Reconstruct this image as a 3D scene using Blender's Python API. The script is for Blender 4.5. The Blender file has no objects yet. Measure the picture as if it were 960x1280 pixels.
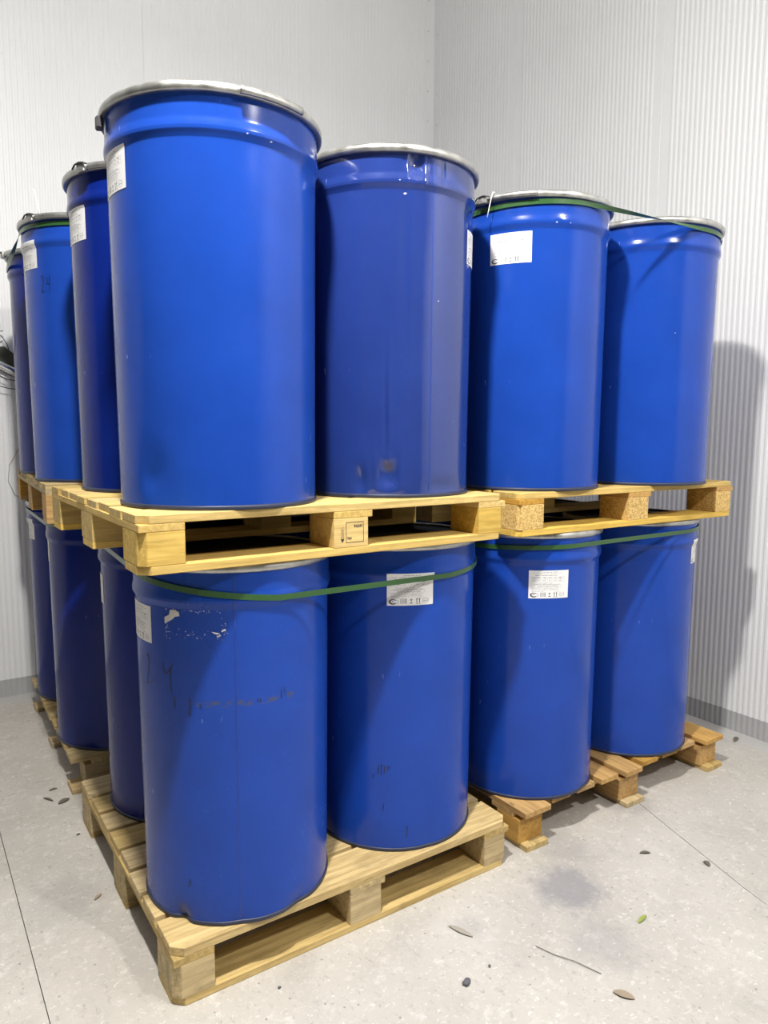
import bpy, bmesh, math, random
from mathutils import Vector, Matrix
random.seed(7)
R = math.radians
PI = math.pi
sc = bpy.context.scene
col = sc.collection

# ------------------------------------------------------------------ camera
CAM = (-0.5554, -1.8056, 1.5558)
YAW, PITCH, ROLL, FPX = 0.5937, -0.1101, 0.004, 902.3
cam_data = bpy.data.cameras.new('camera')
cam_data.sensor_fit = 'VERTICAL'
cam_data.sensor_height = 36.0
cam_data.lens = 36.0 * FPX / 1280.0
cam_data.clip_start = 0.05
cam = bpy.data.objects.new('camera', cam_data)
col.objects.link(cam)
fw = Vector((math.sin(YAW) * math.cos(PITCH), math.cos(YAW) * math.cos(PITCH), math.sin(PITCH)))
rt = Vector((math.cos(YAW), -math.sin(YAW), 0))
up = rt.cross(fw)
r2 = math.cos(ROLL) * rt + math.sin(ROLL) * up
u2 = -math.sin(ROLL) * rt + math.cos(ROLL) * up
m = Matrix.Identity(4)
for i in range(3):
    m[i][0], m[i][1], m[i][2], m[i][3] = r2[i], u2[i], -fw[i], CAM[i]
cam.matrix_world = m
sc.camera = cam

# ------------------------------------------------------------------ world, exposure
world = bpy.data.worlds.new('world')
world.use_nodes = True
world.node_tree.nodes['Background'].inputs[0].default_value = (0.8, 0.88, 1.0, 1)
world.node_tree.nodes['Background'].inputs[1].default_value = 0.05
sc.world = world
sc.view_settings.view_transform = 'Standard'
sc.view_settings.look = 'None'
sc.view_settings.exposure = 0.0
sc.view_settings.gamma = 1.0
sc.view_settings.use_curve_mapping = False

# lamps of the room: (x, y, z, watts)
LAMPS = [(-0.3, -0.8, 4.05, 200, 138), (1.5, -3.1, 4.15, 180, 70)]

# room
WX, WY = 3.0231, 2.8359          # right wall plane, back wall plane
LX, FY, CZ = -5.6, -6.6, 5.2     # left wall, front wall, ceiling

# ------------------------------------------------------------------ helpers
def link(o, parent=None):
    col.objects.link(o)
    if parent is not None:
        o.parent = parent
    return o

def obj(name, bm, mat=None, parent=None, smooth=False):
    me = bpy.data.meshes.new(name)
    bm.to_mesh(me)
    bm.free()
    if mat is not None:
        for q in (mat if isinstance(mat, (list, tuple)) else [mat]):
            me.materials.append(q)
    if smooth:
        for p in me.polygons:
            p.use_smooth = True
    return link(bpy.data.objects.new(name, me), parent)

def inst(name, me, parent=None, loc=(0, 0, 0), rz=0.0):
    o = link(bpy.data.objects.new(name, me), parent)
    o.location = loc
    o.rotation_euler = (0, 0, rz)
    return o

def thing(name, label, cat, loc=(0, 0, 0), rz=0.0, group=None):
    o = link(bpy.data.objects.new(name, None))
    o.empty_display_size = 0.05
    o.location = loc
    o.rotation_euler = (0, 0, rz)
    return tag(o, label, cat, group)

def tag(o, label, cat, group=None):
    o['label'] = label
    o['category'] = cat
    if group:
        o['group'] = group
    return o

def struct(o):
    o['kind'] = 'structure'
    return o

def add_box(bm, x0, x1, y0, y1, z0, z1):
    v = [bm.verts.new((x, y, z)) for z in (z0, z1) for y in (y0, y1) for x in (x0, x1)]
    for f in ((0, 2, 3, 1), (4, 5, 7, 6), (0, 1, 5, 4), (2, 6, 7, 3), (0, 4, 6, 2), (1, 3, 7, 5)):
        bm.faces.new([v[i] for i in f])

def box_bm(x0, x1, y0, y1, z0, z1):
    bm = bmesh.new()
    add_box(bm, x0, x1, y0, y1, z0, z1)
    return bm

def prism_bm(pts, z0, z1, bevel=0.0):
    """Extrude an outline (counter-clockwise) from z0 to z1."""
    bm = bmesh.new()
    a = [bm.verts.new((x, y, z0)) for x, y in pts]
    b = [bm.verts.new((x, y, z1)) for x, y in pts]
    n = len(pts)
    bm.faces.new(a[::-1])
    bm.faces.new(b)
    for i in range(n):
        bm.faces.new((a[i], a[(i + 1) % n], b[(i + 1) % n], b[i]))
    if bevel:
        bmesh.ops.bevel(bm, geom=list(bm.edges), offset=bevel, segments=1, affect='EDGES')
    return bm

def lathe_bm(prof, n=96, close=False, a0=0.0, a1=2 * PI):
    """Turn a profile of (r, z) about Z."""
    bm = bmesh.new()
    full = abs(a1 - a0 - 2 * PI) < 1e-6
    rings = []
    cols = n if full else n + 1
    for r, z in prof:
        if r < 1e-6:
            rings.append([bm.verts.new((0, 0, z))])
        else:
            rings.append([bm.verts.new((r * math.cos(a0 + (a1 - a0) * k / n), r * math.sin(a0 + (a1 - a0) * k / n), z)) for k in range(cols)])
    seq = list(range(len(rings)))
    pairs = list(zip(seq, seq[1:])) + ([(seq[-1], seq[0])] if close else [])
    for i, j in pairs:
        A, B = rings[i], rings[j]
        for k in range(n):
            k2 = (k + 1) % cols
            if len(A) == 1 and len(B) == 1:
                continue
            if len(A) == 1:
                bm.faces.new((A[0], B[k2], B[k]))
            elif len(B) == 1:
                bm.faces.new((A[k], A[k2], B[0]))
            else:
                bm.faces.new((A[k], A[k2], B[k2], B[k]))
    if close and not full:
        bm.faces.new([r[0] for r in rings])
        bm.faces.new([r[-1] for r in rings][::-1])
    bmesh.ops.recalc_face_normals(bm, faces=bm.faces)
    return bm

def tube_bm(pts, r, seg=8):
    bm = bmesh.new()
    pts = [Vector(p) for p in pts]
    prev = None
    rings = []
    for i, p in enumerate(pts):
        d = (pts[min(i + 1, len(pts) - 1)] - pts[max(i - 1, 0)]).normalized()
        a = Vector((0, 0, 1)) if prev is None else prev
        if abs(a.dot(d)) > 0.98:
            a = Vector((1, 0, 0))
        u = (a - d * a.dot(d)).normalized()
        prev = u
        w = d.cross(u)
        rr = r[i] if isinstance(r, (list, tuple)) else r
        rings.append([bm.verts.new(p + u * rr * math.cos(2 * PI * k / seg) + w * rr * math.sin(2 * PI * k / seg)) for k in range(seg)])
    for A, B in zip(rings, rings[1:]):
        for k in range(seg):
            bm.faces.new((A[k], A[(k + 1) % seg], B[(k + 1) % seg], B[k]))
    bm.faces.new(rings[0][::-1])
    bm.faces.new(rings[-1])
    bmesh.ops.recalc_face_normals(bm, faces=bm.faces)
    return bm

# ------------------------------------------------------------------ materials
class NT:
    """Small helper for node trees."""
    def __init__(self, name):
        self.m = bpy.data.materials.new(name)
        self.m.use_nodes = True
        self.t = self.m.node_tree
        self.b = self.t.nodes['Principled BSDF']
        self.tc = self.t.nodes.new('ShaderNodeTexCoord')
        self.o = self.tc.outputs['Object']
    def n(self, typ, **kw):
        x = self.t.nodes.new(typ)
        for k, v in kw.items():
            setattr(x, k, v)
        return x
    def put(self, sock, v):
        if hasattr(v, 'links'):
            self.t.links.new(v, sock)
        else:
            sock.default_value = v
    def math(self, op, a, b=None, c=None, clamp=False):
        x = self.n('ShaderNodeMath', operation=op, use_clamp=clamp)
        self.put(x.inputs[0], a)
        if b is not None:
            self.put(x.inputs[1], b)
        if c is not None:
            self.put(x.inputs[2], c)
        return x.outputs[0]
    def scale(self, v, s, off=None):
        x = self.n('ShaderNodeMapping')
        self.put(x.inputs['Vector'], v)
        x.inputs['Scale'].default_value = s
        if off is not None:
            self.put(x.inputs['Location'], off)
        return x.outputs[0]
    def noise(self, v, s, detail=3.0, rough=0.55, dist=0.0):
        x = self.n('ShaderNodeTexNoise')
        self.put(x.inputs['Vector'], v)
        x.inputs['Scale'].default_value = s
        x.inputs['Detail'].default_value = detail
        x.inputs['Roughness'].default_value = rough
        x.inputs['Distortion'].default_value = dist
        return x.outputs[0]
    def ramp(self, f, lo, hi, a=0.0, b=1.0):
        x = self.n('ShaderNodeMapRange', clamp=True)
        self.put(x.inputs[0], f)
        x.inputs[1].default_value = lo
        x.inputs[2].default_value = hi
        self.put(x.inputs[3], a)
        self.put(x.inputs[4], b)
        return x.outputs[0]
    def mix(self, f, a, b):
        x = self.n('ShaderNodeMix', data_type='RGBA')
        self.put(x.inputs[0], f)
        for s, v in ((x.inputs[6], a), (x.inputs[7], b)):
            self.put(s, (*v, 1) if isinstance(v, tuple) and len(v) == 3 else v)
        return x.outputs[2]
    def xyz(self, v):
        x = self.n('ShaderNodeSeparateXYZ')
        self.put(x.inputs[0], v)
        return x.outputs
    def bump(self, h, strength=0.3, dist=0.002):
        x = self.n('ShaderNodeBump')
        x.inputs['Strength'].default_value = strength
        x.inputs['Distance'].default_value = dist
        self.put(x.inputs['Height'], h)
        self.t.links.new(x.outputs[0], self.b.inputs['Normal'])
    def rnd(self):
        return self.n('ShaderNodeObjectInfo').outputs['Random']
    def set(self, color=None, rough=None, metal=None, coat=None, spec=None):
        if color is not None:
            self.put(self.b.inputs['Base Color'], (*color, 1) if isinstance(color, tuple) and len(color) == 3 else color)
        if rough is not None:
            self.put(self.b.inputs['Roughness'], rough)
        if metal is not None:
            self.put(self.b.inputs['Metallic'], metal)
        if coat is not None:
            self.b.inputs['Coat Weight'].default_value = coat
            self.b.inputs['Coat Roughness'].default_value = 0.08
        if spec is not None:
            self.b.inputs['Specular IOR Level'].default_value = spec
        return self.m

def plain(name, c, rough=0.5, metal=0.0):
    return NT(name).set(c, rough, metal)

def offset_by_random(k, v):
    """Shift coordinates by the object's random number so that alike pieces differ."""
    c = k.n('ShaderNodeCombineXYZ')
    r = k.math('MULTIPLY', k.rnd(), 37.0)
    for i in range(3):
        k.put(c.inputs[i], r)
    x = k.n('ShaderNodeVectorMath', operation='ADD')
    k.put(x.inputs[0], v)
    k.put(x.inputs[1], c.outputs[0])
    return x.outputs[0]

def paint(name, base, rough=0.19, wear=1.0, rust_band=None, spec=0.27):
    k = NT(name)
    v = k.o
    mott = k.noise(v, 5.0, 4, 0.6)
    tone = k.mix(k.ramp(mott, 0.3, 0.7), tuple(c * 0.92 for c in base), tuple(min(1, c * 1.07) for c in base))
    # white scuffs and chips, thin and mostly vertical
    scr = k.noise(k.scale(v, (60, 60, 9)), 1.6, 2, 0.5)
    gate = k.noise(v, 3.4, 2, 0.5)
    f = k.math('MULTIPLY', k.ramp(scr, 0.735, 0.76), k.ramp(gate, 0.56, 0.62))
    f = k.math('MULTIPLY', f, 0.55 * wear)
    colr = k.mix(f, tone, (0.32, 0.42, 0.7))
    # small yellow-green rust blooms
    ru = k.noise(v, 16.0, 3, 0.65)
    g2 = k.noise(v, 2.1, 1, 0.5)
    fr = k.math('MULTIPLY', k.ramp(ru, 0.72, 0.80), k.ramp(g2, 0.58, 0.68))
    colr = k.mix(k.math('MULTIPLY', fr, 0.5 * wear), colr, (0.09, 0.085, 0.03))
    if rust_band:
        h, hw, x0, x1 = rust_band
        s = k.xyz(v)
        band = k.ramp(k.math('ABSOLUTE', k.math('SUBTRACT', s[2], h)), hw * 0.35, hw, 1.0, 0.0)
        side = k.math('MULTIPLY', k.ramp(s[0], x0, x0 + 0.03), k.ramp(s[0], x1, x1 + 0.03, 1.0, 0.0))
        front = k.ramp(s[1], -0.02, -0.05, 0.0, 1.0)
        nz = k.noise(k.scale(v, (28, 28, 70)), 1.0, 3, 0.6)
        fb = k.math('MULTIPLY', k.math('MULTIPLY', band, side), k.math('MULTIPLY', front, k.ramp(nz, 0.48, 0.60)))
        colr = k.mix(k.math('MULTIPLY', fb, 0.75), colr, (0.075, 0.075, 0.03))
    rg = k.ramp(k.noise(v, 9.0, 4, 0.6), 0.3, 0.7, rough - 0.05, rough + 0.07)
    k.bump(k.noise(v, 3.2, 1, 0.4), 0.10, 0.02)
    return k.set(colr, rg, 0.0, 0.0, spec)

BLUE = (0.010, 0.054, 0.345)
M = {}
M['blue'] = paint('blue_paint', BLUE)
M['blue_marked'] = paint('blue_paint_with_rust_line', BLUE, 0.22, 1.0, (0.651, 0.012, -0.245, 0.06))
M['navy'] = paint('navy_blue_paint', (0.016, 0.038, 0.20), 0.10, 1.2, None, 0.75)
M['dark'] = paint('dark_and_shaded_blue_paint', (0.003, 0.015, 0.17), 0.14, 1.0, None, 0.2)  # dark paint on upper drums; on the lower ones shade put into the colour
M['lid'] = paint('black_lid_paint', (0.012, 0.014, 0.018), 0.35, 0.5)
M['seam'] = plain('seam_blue', (0.005, 0.036, 0.27), 0.45)

def galv():
    k = NT('galvanised_steel')
    n1 = k.noise(k.o, 22.0, 4, 0.6)
    c = k.mix(k.ramp(n1, 0.35, 0.7), (0.36, 0.36, 0.34), (0.56, 0.56, 0.54))
    d = k.ramp(k.noise(k.o, 7.0, 4, 0.7), 0.60, 0.72)
    c = k.mix(k.math('MULTIPLY', d, 0.5), c, (0.30, 0.27, 0.22))
    return k.set(c, k.ramp(n1, 0.3, 0.7, 0.30, 0.5), 0.85)
M['galv'] = galv()
M['chime'] = plain('scuffed_chime', (0.028, 0.035, 0.07), 0.45, 0.2)

def strap_mat():
    k = NT('green_strap')
    n1 = k.noise(k.scale(k.o, (1, 1, 120)), 3.0, 2, 0.5)
    c = k.mix(n1, (0.022, 0.075, 0.02), (0.035, 0.11, 0.03))
    return k.set(c, 0.28)
M['strap'] = strap_mat()

def wood(name, a, b, dirt=0.5):
    k = NT(name)
    v = offset_by_random(k, k.o)
    g = k.noise(k.scale(v, (1.5, 26, 26)), 2.4, 6, 0.66, 0.5)
    c = k.mix(k.ramp(g, 0.36, 0.64), a, tuple(x * 0.82 for x in b))
    g3 = k.noise(k.scale(v, (2.5, 60, 60)), 2.0, 4, 0.7, 0.3)
    c = k.mix(k.math('MULTIPLY', k.ramp(g3, 0.58, 0.72), 0.45), c, tuple(x * 0.45 for x in b))
    kn = k.noise(k.scale(v, (6, 16, 16)), 1.5, 2, 0.5)
    c = k.mix(k.math('MULTIPLY', k.ramp(kn, 0.70, 0.76), 0.7), c, tuple(x * 0.28 for x in b))
    dd = k.noise(k.scale(v, (5, 9, 9)), 1.0, 5, 0.7)
    c = k.mix(k.math('MULTIPLY', k.ramp(dd, 0.50, 0.72), dirt), c, tuple(x * 0.40 for x in a))
    hsv = k.n('ShaderNodeHueSaturation')
    k.put(hsv.inputs['Value'], k.ramp(k.rnd(), 0, 1, 0.84, 1.10))
    k.put(hsv.inputs['Saturation'], k.ramp(k.math('FRACT', k.math('MULTIPLY', k.rnd(), 7.31)), 0, 1, 0.85, 1.1))
    k.put(hsv.inputs['Color'], c)
    k.bump(g, 0.35, 0.002)
    return k.set(hsv.outputs[0], 0.72, 0, 0, 0.25)
M['wood_yellow'] = wood('yellow_pine', (0.74, 0.52, 0.155), (0.62, 0.41, 0.105), 0.30)
M['wood_tan'] = wood('weathered_pine', (0.60, 0.455, 0.215), (0.46, 0.33, 0.14), 0.75)
M['wood_orange'] = wood('orange_pine', (0.60, 0.36, 0.11), (0.47, 0.26, 0.07), 0.4)
M['wood_pale'] = wood('pale_deck_pine', (0.66, 0.50, 0.24), (0.50, 0.35, 0.14), 0.6)
M['wood_mid'] = wood('aged_yellow_pine', (0.70, 0.52, 0.205), (0.56, 0.39, 0.13), 0.5)
M['wood_dull'] = wood('dull_pine', (0.55, 0.42, 0.24), (0.42, 0.31, 0.16), 0.6)

def chip():
    k = NT('pressed_chip_block')
    v = offset_by_random(k, k.o)
    x = k.n('ShaderNodeTexVoronoi')
    k.put(x.inputs['Vector'], v)
    x.inputs['Scale'].default_value = 230
    g = k.xyz(x.outputs['Color'])[0]
    c = k.mix(g, (0.40, 0.25, 0.08), (0.80, 0.56, 0.22))
    k.bump(g, 0.4, 0.002)
    return k.set(c, 0.8, 0, 0, 0.2)
M['chip'] = chip()

def wall_mat(name, base, rough=0.42):
    k = NT(name)
    n1 = k.noise(k.o, 1.3, 4, 0.6)
    c = k.mix(k.ramp(n1, 0.3, 0.7), tuple(x * 0.96 for x in base), base)
    d = k.ramp(k.noise(k.o, 34.0, 2, 0.5), 0.745, 0.77)
    c = k.mix(k.math('MULTIPLY', d, 0.35), c, tuple(x * 0.6 for x in base))
    return k.set(c, rough, 0, 0, 0.4)
M['wall'] = wall_mat('white_coated_steel_panel', (0.80, 0.81, 0.82))
M['trim'] = wall_mat('white_corner_trim', (0.80, 0.81, 0.82), 0.35)
M['base'] = wall_mat('grey_baseboard', (0.43, 0.43, 0.44), 0.6)
M['ceil'] = plain('ceiling_white', (0.45, 0.46, 0.47), 0.7)
M['dim'] = plain('far_wall_grey', (0.08, 0.082, 0.086), 0.6)
M['rivet'] = plain('zinc_rivet', (0.55, 0.55, 0.55), 0.4, 0.6)

def floor_mat():
    k = NT('worn_concrete')
    v = k.o
    s = k.xyz(v)
    n1 = k.noise(v, 1.7, 6, 0.62)
    n2 = k.noise(v, 17.0, 7, 0.72)
    c = k.mix(k.ramp(n1, 0.3, 0.72), (0.40, 0.377, 0.338), (0.505, 0.48, 0.44))
    c = k.mix(k.math('MULTIPLY', k.ramp(n2, 0.54, 0.70), 0.8), c, (0.60, 0.58, 0.54))
    n3 = k.noise(k.scale(v, (1.0, 1.6, 1)), 46.0, 5, 0.75, 0.8)
    c = k.mix(k.math('MULTIPLY', k.ramp(n3, 0.585, 0.67), 0.85), c, (0.72, 0.705, 0.67))
    n4 = k.noise(k.scale(v, (1.7, 1.0, 1)), 33.0, 6, 0.75, 0.5)
    c = k.mix(k.math('MULTIPLY', k.ramp(n4, 0.56, 0.69), 0.62), c, (0.25, 0.235, 0.21))
    c = k.mix(k.math('MULTIPLY', k.ramp(k.noise(v, 4.3, 5, 0.65), 0.56, 0.74), 0.4), c, (0.27, 0.255, 0.24))
    # grey worn blotches at their own places on the slab
    for (x, y, rad, st) in ((1.275, -0.234, 0.15, 0.75), (1.17, -0.48, 0.15, 0.35), (1.93, 0.03, 0.13, 0.45), (1.45, -0.05, 0.13, 0.3), (0.86, -0.20, 0.06, 0.25), (-0.18, 0.66, 0.18, 0.22)):
        dx = k.math('SUBTRACT', s[0], x)
        dy = k.math('SUBTRACT', s[1], y)
        d = k.math('SQRT', k.math('ADD', k.math('MULTIPLY', dx, dx), k.math('MULTIPLY', dy, dy)))
        d = k.math('ADD', d, k.math('MULTIPLY', k.math('SUBTRACT', k.noise(v, 14.0, 5, 0.7), 0.5), rad * 1.3))
        c = k.mix(k.math('MULTIPLY', k.ramp(d, rad * 0.45, rad, 1.0, 0.0), st), c, (0.235, 0.23, 0.24))
    # small dark specks and pits
    x = k.n('ShaderNodeTexVoronoi')
    k.put(x.inputs['Vector'], v)
    x.inputs['Scale'].default_value = 27
    sp = k.math('MULTIPLY', k.ramp(x.outputs['Distance'], 0.07, 0.12, 1.0, 0.0), k.ramp(k.xyz(x.outputs['Color'])[0], 0.66, 0.68))
    c = k.mix(k.math('MULTIPLY', sp, 0.7), c, (0.19, 0.17, 0.15))
    # smoother sealed strip along both walls
    edge = k.math('MAXIMUM', k.ramp(s[0], WX - 0.13, WX - 0.12), k.ramp(s[1], WY - 0.13, WY - 0.12))
    c = k.mix(k.math('MULTIPLY', edge, 0.7), c, (0.44, 0.44, 0.435))
    k.bump(n2, 0.35, 0.004)
    return k.set(c, k.ramp(n1, 0.3, 0.7, 0.55, 0.75), 0, 0, 0.35)
M['floor'] = floor_mat()
M['joint'] = plain('joint_dirt', (0.17, 0.16, 0.145), 0.9)
M['paper'] = plain('label_paper', (0.77, 0.77, 0.77), 0.5)
M['ink'] = plain('label_ink', (0.03, 0.03, 0.035), 0.6)
M['grey_ink'] = plain('label_grey_ink', (0.24, 0.24, 0.25), 0.6)
M['marker'] = plain('black_marker', (0.006, 0.008, 0.02), 0.4)
M['residue'] = plain('paper_residue', (0.55, 0.58, 0.70), 0.7)
M['torn'] = plain('torn_label_paper', (0.62, 0.61, 0.58), 0.7)
M['white_tie'] = plain('white_nylon', (0.85, 0.85, 0.82), 0.4)
M['wire'] = plain('dark_wire', (0.05, 0.05, 0.055), 0.5)
M['grey_wire'] = plain('grey_wire', (0.35, 0.36, 0.36), 0.5)
M['steel'] = plain('steel_pipe', (0.70, 0.72, 0.73), 0.22, 0.9)
M['coupling'] = plain('dark_green_coupling', (0.045, 0.05, 0.035), 0.6)
M['stone'] = plain('dark_stone', (0.10, 0.10, 0.11), 0.8)
M['leaf_green'] = plain('green_leaf', (0.27, 0.33, 0.07), 0.6)
M['leaf_brown'] = plain('brown_leaf', (0.30, 0.24, 0.17), 0.7)
M['leaf_pale'] = plain('pale_dry_leaf', (0.33, 0.30, 0.25), 0.7)
M['litter'] = plain('dark_litter', (0.12, 0.11, 0.085), 0.8)
M['twig'] = plain('thin_twig', (0.10, 0.085, 0.07), 0.8)
M['lamp_metal'] = plain('lamp_housing', (0.25, 0.26, 0.27), 0.4, 0.6)
lens = NT('lamp_lens')
lens.b.inputs['Emission Color'].default_value = (1.0, 0.97, 0.92, 1)
lens.b.inputs['Emission Strength'].default_value = 6.0
M['lens'] = lens.set((0.9, 0.9, 0.9), 0.3)

# ------------------------------------------------------------------ room shell
# floor: a slab mesh with a straight saw cut on the left and a slanting crack on the right
bm = bmesh.new()
ys = [FY, -1.2, -0.66, -0.56, -0.2, 0.1, 0.22, 1.3, WY]
def crack(y):
    return 1.9645 + y * 0.323 + 0.006 * math.sin(y * 17)
rows = []
for y in ys:
    live = -0.6 < y < 0.2
    cx = crack(max(-0.66, min(0.22, y)))
    jw = 0.0013
    row = [(LX, 0), (-0.305 - jw, 0), (-0.305, -0.006), (-0.305 + jw, 0), (cx - 0.0014, 0), (cx, -0.004 if live else 0), (cx + 0.0014, 0), (WX, 0)]
    rows.append([bm.verts.new((x, y, z)) for x, z in row])
for a, b in zip(rows, rows[1:]):
    for i in range(7):
        f = bm.faces.new((a[i], a[i + 1], b[i + 1], b[i]))
        if i in (1, 2) or (i in (4, 5) and -0.7 < a[i].co.y < 0.15):
            f.material_index = 1
fl = struct(obj('floor', bm, [M['floor'], M['joint']]))
struct(obj('ceiling', box_bm(LX, WX, FY, WY, CZ, CZ + 0.1), M['ceil']))
struct(obj('wall_left', box_bm(LX - 0.1, LX, FY, WY, 0, CZ), M['dim']))
struct(obj('wall_front', box_bm(LX, WX, FY - 0.1, FY, 0, CZ), M['dim']))
wall_r = struct(obj('wall_right', box_bm(WX + 0.004, WX + 0.1, FY, WY + 0.1, 0, CZ), M['wall']))
wall_b = struct(obj('wall_back', box_bm(LX, WX + 0.004, WY + 0.004, WY + 0.1, 0, CZ), M['wall']))

RIB = 0.0295
def ribbed_bm(width, z0, z1, amp, margin=0.05, thick=0.004):
    """Sheet in the XZ plane, front face towards -Y, with fine vertical ribs and flat margins."""
    bm = bmesh.new()
    pts = [(0.0, 0.004), (0.003, 0.0), (margin, 0.0)]
    n = int((width - 2 * margin) / RIB)
    st = margin + ((width - 2 * margin) - n * RIB) / 2
    for i in range(n):
        x = st + i * RIB
        pts += [(x + 0.10 * RIB, 0.0), (x + 0.28 * RIB, -amp), (x + 0.62 * RIB, -amp), (x + 0.80 * RIB, 0.0)]
    pts += [(width - margin, 0.0), (width - 0.003, 0.0), (width, 0.004)]
    a = [bm.verts.new((x, y, z0)) for x, y in pts]
    b = [bm.verts.new((x, y, z1)) for x, y in pts]
    for i in range(len(pts) - 1):
        bm.faces.new((a[i], a[i + 1], b[i + 1], b[i]))
    return bm

PW = 1.14
def mesh_of(bm, name, mat):
    me = bpy.data.meshes.new(name)
    bm.to_mesh(me)
    bm.free()
    me.materials.append(mat)
    return me
panel_me = mesh_of(ribbed_bm(PW, 0.0, CZ, 0.0021), 'wall_panel', M['wall'])
base_me = mesh_of(ribbed_bm(PW, 0.0, 0.103, 0.0021, 0.012), 'baseboard_strip', M['base'])
# back wall panels: the seam at x = 1.957
base_b = struct(obj('baseboard_back', box_bm(LX, WX, WY - 0.0015, WY + 0.004, 0.0, 0.1015), M['base']))
base_r = struct(obj('baseboard_right', box_bm(WX - 0.0015, WX + 0.004, FY, WY, 0.0, 0.1015), M['base']))
x = 1.957
while x < WX:
    x += PW
while x > LX:
    x -= PW
    if x > WX - 0.02:
        continue
    w = min(PW, WX - x)
    if x + PW > WX:
        me = mesh_of(ribbed_bm(WX - x, 0.0, CZ, 0.0014), 'wall_panel', M['wall'])
        be = mesh_of(ribbed_bm(WX - x, 0.0, 0.103, 0.0021, 0.012), 'baseboard_strip', M['base'])
    else:
        me, be = panel_me, base_me
    inst('wall_panel', me, wall_b, (x, WY, 0))
    inst('baseboard_strip', be, base_b, (x, WY - 0.003, 0))
y = 0.80
while y < WY:
    y += PW
first = True
while y > FY:
    if first:
        w = WY - (y - PW)
        me = mesh_of(ribbed_bm(w, 0.0, CZ, 0.0014), 'wall_panel', M['wall'])
        be = mesh_of(ribbed_bm(w, 0.0, 0.103, 0.0021, 0.012), 'baseboard_strip', M['base'])
        inst('wall_panel', me, wall_r, (WX, WY, 0), -PI / 2)
        inst('baseboard_strip', be, base_r, (WX - 0.003, WY, 0), -PI / 2)
        first = False
        y -= PW
        continue
    inst('wall_panel', panel_me, wall_r, (WX, y, 0), -PI / 2)
    inst('baseboard_strip', base_me, base_r, (WX - 0.003, y, 0), -PI / 2)
    y -= PW
# corner angle trim with a row of rivets on each flange
bm = bmesh.new()
pts = [(WX - 0.085, WY - 0.001), (WX - 0.085, WY - 0.0045), (WX - 0.006, WY - 0.0045), (WX - 0.0045, WY - 0.006), (WX - 0.0045, WY - 0.085), (WX - 0.001, WY - 0.085), (WX - 0.001, WY - 0.001)]
trim = struct(obj('trim_1', prism_bm(pts[::-1], 0.0, CZ), M['trim']))
riv_me = mesh_of(lathe_bm([(0.0, 0.003), (0.004, 0.0022), (0.006, 0.0)], 8), 'rivet', M['rivet'])
z = 2.2
while z < 5.0:
    o = inst('rivet', riv_me, trim, (WX - 0.062, WY - 0.0045, z))
    o.rotation_euler = (PI / 2, 0, 0)
    o = inst('rivet', riv_me, trim, (WX - 0.0045, WY - 0.045, z - 0.03))
    o.rotation_euler = (0, -PI / 2, 0)
    z += 0.215

# ------------------------------------------------------------------ lamps (above the frame)
for i, (lx, ly, lz, watt, watt_down) in enumerate(LAMPS):
    where = ['over the front stack', 'behind the viewer', 'over the aisle near the right wall'][i]
    t = thing('pendant_lamp', 'round globe lamp hanging from the ceiling ' + where, 'lamp', (lx, ly, lz), 0, 'globe lamps')
    obj('housing', lathe_bm([(0.0, 0.20), (0.03, 0.20), (0.05, 0.17), (0.06, 0.12), (0.055, 0.105), (0.0, 0.105)], 32), M['lamp_metal'], t, True)
    obj('globe', lathe_bm([(0.0, -0.075)] + [(0.075 * math.cos(q), 0.075 * math.sin(q)) for q in [PI * (-0.5 + i / 16) for i in range(1, 16)]] + [(0.0, 0.075)], 32), M['lens'], t, True)
    obj('hanging_rod', tube_bm([(0, 0, 0.19), (0, 0, CZ - lz)], 0.008), M['lamp_metal'], t)
    la = bpy.data.lights.new('lamp_diffuser', 'AREA')
    la.shape = 'DISK'
    la.size = 0.17
    la.energy = watt_down
    la.color = (1.0, 0.965, 0.915)
    lo = link(bpy.data.objects.new('lamp_diffuser', la), t)
    lo.location = (0, 0, -0.08)
    ld = bpy.data.lights.new('lamp_light', 'POINT')
    ld.shadow_soft_size = 0.10
    ld.use_soft_falloff = False
    ld.energy = watt
    ld.color = (1.0, 0.965, 0.915)
    lo = link(bpy.data.objects.new('lamp_light', ld), t)
    lo.location = (0, 0, 0)

# ------------------------------------------------------------------ drums
H = 1.036
def r_shell(h, dr=0.0):
    P = [(0.0, 0.2765), (0.02, 0.2765), (0.905, 0.2825), (0.912, 0.2828), (0.921, 0.2862), (0.930, 0.2903), (0.938, 0.2908), (0.946, 0.2896), (0.958, 0.2874), (1.0, 0.2868), (1.036, 0.2868)]
    for (a, ra), (b, rb) in zip(P, P[1:]):
        if a <= h <= b:
            return ra + (rb - ra) * (h - a) / (b - a) + dr
    return P[-1][1] + dr

BODY_H = [0.006, 0.012, 0.02] + [0.02 + 0.885 * i / 34 for i in range(1, 35)] + [0.909, 0.912, 0.9165, 0.921, 0.9255, 0.930, 0.934, 0.938, 0.942, 0.946, 0.952, 0.958, 0.97, 0.98, 0.99, 1.0, 1.010, 1.018]

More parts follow.
